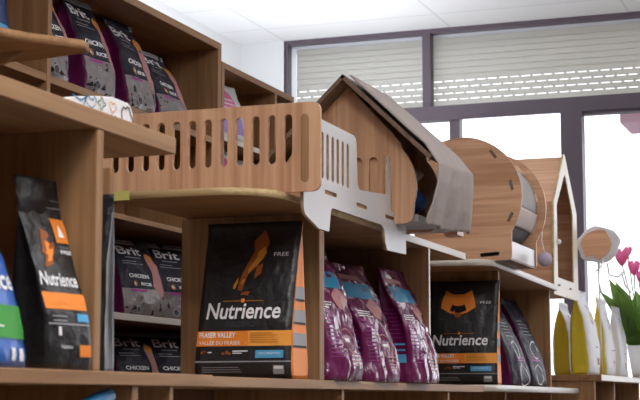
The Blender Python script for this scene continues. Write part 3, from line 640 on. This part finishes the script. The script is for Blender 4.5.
# pink-white packs behind the fence
for k, (y, z, h, lab) in enumerate([(6.03, 2.349, 0.25, 'white pack with pink oval print, above the slotted fence'), (6.03, 2.03, 0.28, 'white and pink pack seen through the fence slots'), (6.28, 2.03, 0.27, 'white pack seen through the right fence slots')]):
    b_ = Bag(0.24, h, 0.10, lean=0.03, seed=80+k, amp=0.004, pinch=3)
    put_bag('pet_food_bag', b_, lab, 'pet food bag', (-2.66, y, z), 80, [WFILM, WFILM], [(disc(0, h*0.68, 0.06), 0, 0.0016), (rect(-0.09, 0.09, h*0.1, h*0.4), 1, 0.0014), (lines(-0.05, 0.06, h*0.7, 3, 0.02, 0.006, 2), 2, 0.0026)], [PETAL, LILAC, WPRINT])
part(u6, 'shelf_board', SY, XW-0.42, XW-0.002, 5.895, 6.46, 2.005, 2.030)

# yellow-sided white bags by the window
for k, (x, y, w_, h_, d, lab) in enumerate([
    (-1.745, 8.76, 0.26, 0.41, 0.14, 'yellow-sided white bag deepest on the low shelf, left of the row'),
    (-1.60, 8.52, 0.33, 0.46, 0.14, 'yellow-sided white bag, front left of the row by the window'),
    (-1.585, 9.05, 0.28, 0.45, 0.10, 'yellow-sided white bag, third in the row by the window'),
    (-1.56, 9.40, 0.27, 0.42, 0.08, 'white bag nearest the flowers, last of the row by the window')]):
    b_ = Bag(w_, h_, d, lean=0.02, seed=90+k*2, amp=0.004, seal=0.10, pinch=4.0, gus=0.1); W = w_/2
    L = [(disc(0, h_*0.80, 0.016), 0, 0.0016), (disc(0.01, h_*0.70, 0.022), 1, 0.0016), (disc(-0.02, h_*0.62, 0.014), 0, 0.0016), (rect(-W*0.3, W*0.3, h_*0.32, h_*0.335), 2, 0.0014), (rect(-W*0.05, W*0.15, h_*0.12, h_*0.20), 3, 0.0016)]
    put_bag('pet_food_bag', b_, lab, 'pet food bag', (x, y, 1.3845), 90, [WFILM, YELLOW if k < 3 else WFILM], L, [LILAC, YELLOW, GPRINT, PPINK], group='yellow and white bags')
for k, (y, h) in enumerate(((8.62, 0.30), (9.2, 0.31))):
    b_ = Bag(0.24, h, 0.12, lean=0.04, seed=110+k, amp=0.006)
    put_bag('pet_food_bag', b_, ['crinkled white bag in the lower left cubby under the yellow bags', 'crinkled white bag in the lower right cubby under the yellow bags'][k], 'pet food bag', (-1.62, y, 1.028), 88, [WFILM, WFILM], [(rect(-0.06, 0.05, h*0.3, h*0.5), 0, 0.0016)], [PPINK], group='white bags under the yellow ones')

# ------------------------------------------------------------ small things
# flat white scratcher pad with paw outlines on the nearest top board
pad = thing('scratching_pad', 'white pad with coloured paw and bone outlines on the nearest top board', 'scratching pad', (-1.545, 2.70, 1.7955))
o = [(2.615,1.7965),(2.90,1.7965),(2.922,1.812),(2.920,1.840)]+arc(2.888,1.838,0.034,0,75,5)+[(2.83,1.872),(2.761,1.861),(2.69,1.848),(2.636,1.834),(2.615,1.824)]
obj('pad_body', plate([o], 0.09, 'yz', -1.545, 0), [WPRINT], pad, bevel=0.004)
OUT = [TEAL, GREENP, GOLD, ORANGE2, BLACKM]
def padfn(x, y, l): return Vector((-1.4985+l, 2.66+(x-2.56)*0.82, 1.846+(y-1.846)*0.72))
star = [(2.60+0.016*cos(a)*(1 if k%2 else 0.7), 1.852+0.014*sin(a)*(1 if k%2 else 0.7)) for k, a in enumerate([j*pi/4 for j in range(9)])]
clov = [(2.705+0.020*cos(a)*(0.75+0.25*cos(4*a)), 1.850+0.017*sin(a)*(0.75+0.25*cos(4*a))) for a in [j*pi/16 for j in range(33)]]
heart = [(2.765+0.0013*16*sin(a)**3*0.9, 1.852+0.0011*(13*cos(a)-5*cos(2*a)-2*cos(3*a)-cos(4*a))) for a in [j*pi/10 for j in range(21)]]
bone = [(2.62,1.845),(2.635,1.858),(2.66,1.850),(2.668,1.862),(2.678,1.855),(2.672,1.838),(2.655,1.828),(2.64,1.832),(2.62,1.845)]
paw = [(2.815,1.822),(2.812,1.850),(2.822,1.864),(2.835,1.860),(2.842,1.868),(2.856,1.864),(2.862,1.848),(2.875,1.835),(2.880,1.812)]
paw2 = [(2.745,1.806),(2.748,1.822),(2.758,1.828),(2.768,1.820),(2.780,1.828),(2.790,1.820),(2.792,1.806)]
obj('outline_print', decal([(stroke([(2.56,1.846),(2.60,1.838),(2.63,1.856),(2.615,1.83)], 0.004), 0, 0.0), (stroke(clov, 0.003), 1, 0.0), (stroke(heart, 0.0025), 3, 0.0), (stroke(bone, 0.003), 0, 0.0), (stroke(paw, 0.004), 4, 0.0), (stroke(paw2, 0.0035), 4, 0.0), (stroke([(2.66,1.812),(2.70,1.826),(2.73,1.815)], 0.003), 2, 0.0)], padfn, 1), OUT, pad)
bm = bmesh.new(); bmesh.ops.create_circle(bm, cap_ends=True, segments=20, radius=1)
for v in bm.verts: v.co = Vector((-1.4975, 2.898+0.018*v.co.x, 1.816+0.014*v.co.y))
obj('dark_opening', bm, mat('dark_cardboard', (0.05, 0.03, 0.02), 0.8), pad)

# rounded cat step at upper left
cs = thing('wall_step', 'rounded wooden cat step jutting out at upper left, pale underside', 'cat step', (-2.0, 3.2, 2.08))
st = [(-2.30, 2.75), (-1.99, 2.90)]+[(-1.935, 3.10), (-1.905, 3.16)]+[(-1.82, 3.275), (-1.825, 3.315), (-1.96, 3.34)]+[(-2.30, 3.36)]
obj('step_board', plate([st], 0.022, 'xy', 2.105, 1), [SX, SX], cs)
bm = bmesh.new()
P = [(-2.30, 2.095), (-1.97, 2.095), (-2.02, 2.07), (-2.10, 2.05), (-2.18, 2.0), (-2.30, 1.90)]
obj('bracket', plate([[(x, z) for x, z in P]], 0.02, 'xz', 3.25, 1), [SX, SX], cs)
obj('post', B(-2.32, -2.28, 3.10, 3.36, 1.796, 2.30), SZ, cs, bevel=0.002)
obj('foot_board', B(-2.60, -1.85, 3.08, 3.40, 1.760, 1.796), SX, cs, bevel=0.002)

# blue cord/strip hanging below the nearest shelf
bm = bmesh.new(); tube(bm, [(-1.43, 2.70, 1.258), (-1.43, 2.66, 1.250), (-1.43, 2.60, 1.235), (-1.44, 2.50, 1.215), (-1.45, 2.36, 1.16)], [0.016]*5, 12)
tag(obj('blue_hose', bm, mat('blue_plastic', (0.01, 0.17, 0.40), 0.4), smooth=True), 'blue tube curving beneath the nearest bottom board', 'tube')

# wooden sign disc with fluffy rim on a stick
sg = thing('plush_sign', 'round wooden disc with a fluffy white rim on a stick by the window', 'sign', (-1.56, 8.80, 1.385))
def blob(cx, cz, r, n, amp, seed): 
    return [(cx+(r*1.05+amp*noise.noise(Vector((cos(a)*2, sin(a)*2, seed))))*cos(a), cz+(r*0.93+amp*noise.noise(Vector((cos(a)*2+5, sin(a)*2, seed))))*sin(a)) for a in [2*pi*k/n for k in range(n)]]
def rotz(bm, c, ang):
    bmesh.ops.rotate(bm, verts=bm.verts, cent=c, matrix=Matrix.Rotation(R(ang), 3, 'Z')); return bm
bm = curve_mesh([blob(-1.532, 2.104, 0.112, 40, 0.02, 2)], 0.03, 0.008)
for v in bm.verts: a, b, c = v.co; v.co = (a, 8.62+c, b)
obj('fluffy_rim', bm, WFILM, sg, smooth=False)
bm = curve_mesh([blob(-1.542, 2.106, 0.082, 14, 0.03, 4)], 0.012)
for v in bm.verts: a, b, c = v.co; v.co = (a, 8.598+c, b)
obj('wooden_disc', bm, WX, sg)
bm = bmesh.new(); tube(bm, [(-1.56, 8.80, 1.385), (-1.56, 8.78, 1.75), (-1.54, 8.64, 2.03)], 0.005); obj('stick', bm, WPRINT, sg)
for pts in ([(-1.50,8.58,2.02),(-1.51,8.575,1.98),(-1.545,8.57,1.95)], [(-1.52,8.58,2.0),(-1.53,8.58,1.90),(-1.515,8.58,1.84)]):
    bm = bmesh.new(); tube(bm, pts, 0.0045); obj('cord', bm, WPRINT, sg)

# orchid pot
fl = thing('potted_flowers', 'pot of pink flowers with broad green leaves at the right edge by the window', 'potted plant', (-1.47, 9.68, 1.385))
bm = bmesh.new(); tube(bm, [(-1.47,9.68,1.386),(-1.47,9.68,1.42),(-1.47,9.68,1.58)], [0.06,0.065,0.09], 20); obj('pot', bm, WPRINT, fl)
rl = random.Random(9)
def leaf(base, tip, wd, up):
    bm = bmesh.new(); b, t = Vector(base), Vector(tip); d = t-b; s = Vector((d.x*0+1, 0.25, 0)); s = (s-d*s.dot(d)/d.length_squared).normalized(); n = d.cross(s).normalized(); g = []
    for i in range(11):
        u = i/10; p = b+d*u+Vector((0,0,up*sin(pi*u)))+n*0; ww = wd*(sin(pi*min(0.98, 0.12+0.88*u))**0.7)*(1-u**6)
        g.append([bm.verts.new(p+s*ww*k+n*(-0.3*ww*(1-k*k))) for k in (-1,-0.5,0,0.5,1)])
    for i in range(10):
        for k in range(4): bm.faces.new((g[i][k], g[i][k+1], g[i+1][k+1], g[i+1][k])).smooth = True
    bmesh.ops.solidify(bm, geom=bm.faces[:], thickness=0.003); return bm
for tx, ty, tz, wd in [(-1.53,9.30,2.00,0.050),(-1.49,9.45,1.98,0.055),(-1.42,9.30,1.88,0.06),(-1.36,9.35,1.92,0.06),(-1.30,9.2,1.84,0.06),(-1.56,9.2,1.88,0.035),(-1.25,9.3,1.72,0.06),(-1.30,9.2,1.70,0.07),(-1.42,9.1,1.78,0.05),(-1.60,9.4,1.93,0.035),(-1.22,9.5,1.88,0.05),(-1.45,9.2,1.70,0.055),(-1.50,9.15,1.80,0.05),(-1.40,9.0,1.62,0.06),(-1.34,9.0,1.78,0.065),(-1.28,9.05,1.60,0.06),(-1.24,9.2,1.95,0.05),(-1.52,9.5,1.76,0.05),(-1.46,9.0,1.92,0.045),(-1.33,9.1,1.52,0.06)]:
    obj('leaf', leaf((-1.48+rl.uniform(-.03,.03), 9.66, 1.56), (tx-0.13, 9.62+(ty-9.2)*0.25, tz), wd, 0.04), LEAF, fl)
def flower(c, s, closed):
    bm = bmesh.new()
    for k in range(6):
        a = k*pi/3+0.3; 
        for sg_ in (0,):
            b = Vector(c); out = Vector((cos(a), sin(a)*0.8, 0)); g = []
            for i in range(6):
                u = i/5; p = b+out*s*(0.55*sin(u*2.0) if closed else 0.9*u)+Vector((0,0,s*(1.5*u-0.2 if closed else 0.7*sin(u*2.4)))); t = Vector((-out.y, out.x, 0)); ww = s*0.42*sin(pi*(0.12+0.80*u))
                g.append([bm.verts.new(p-t*ww), bm.verts.new(p+out*0.1*s), bm.verts.new(p+t*ww)])
            for i in range(5):
                for k2 in range(2): bm.faces.new((g[i][k2], g[i][k2+1], g[i+1][k2+1], g[i+1][k2])).smooth = True
    return bm
for c, s, cl in [((-1.50,9.2,2.045),0.052,True),((-1.43,9.2,1.985),0.045,True),((-1.375,9.15,1.92),0.045,True),((-1.47,9.25,2.10),0.030,True),((-1.36,9.12,1.86),0.04,True)]:
    bm = flower(c, s*1.3, cl); fo = obj('flower', bm, PETAL, fl)
    bm = bmesh.new(); tube(bm, [(-1.47,9.66,1.58),((c[0]-1.47)/2,(c[1]+9.5)/2,(c[2]+1.62)/2+0.06),c], 0.004); obj('stem', bm, LEAF, fo)
for pts in ([(-1.56,9.05,2.04),(-1.55,9.05,1.97),(-1.50,9.05,1.955),(-1.46,9.05,1.99)], [(-1.47,9.0,1.98),(-1.45,9.0,1.90),(-1.42,9.0,1.86)]):
    bm = bmesh.new(); tube(bm, pts, 0.006); obj('curled_tendril', bm, WPRINT, fl)
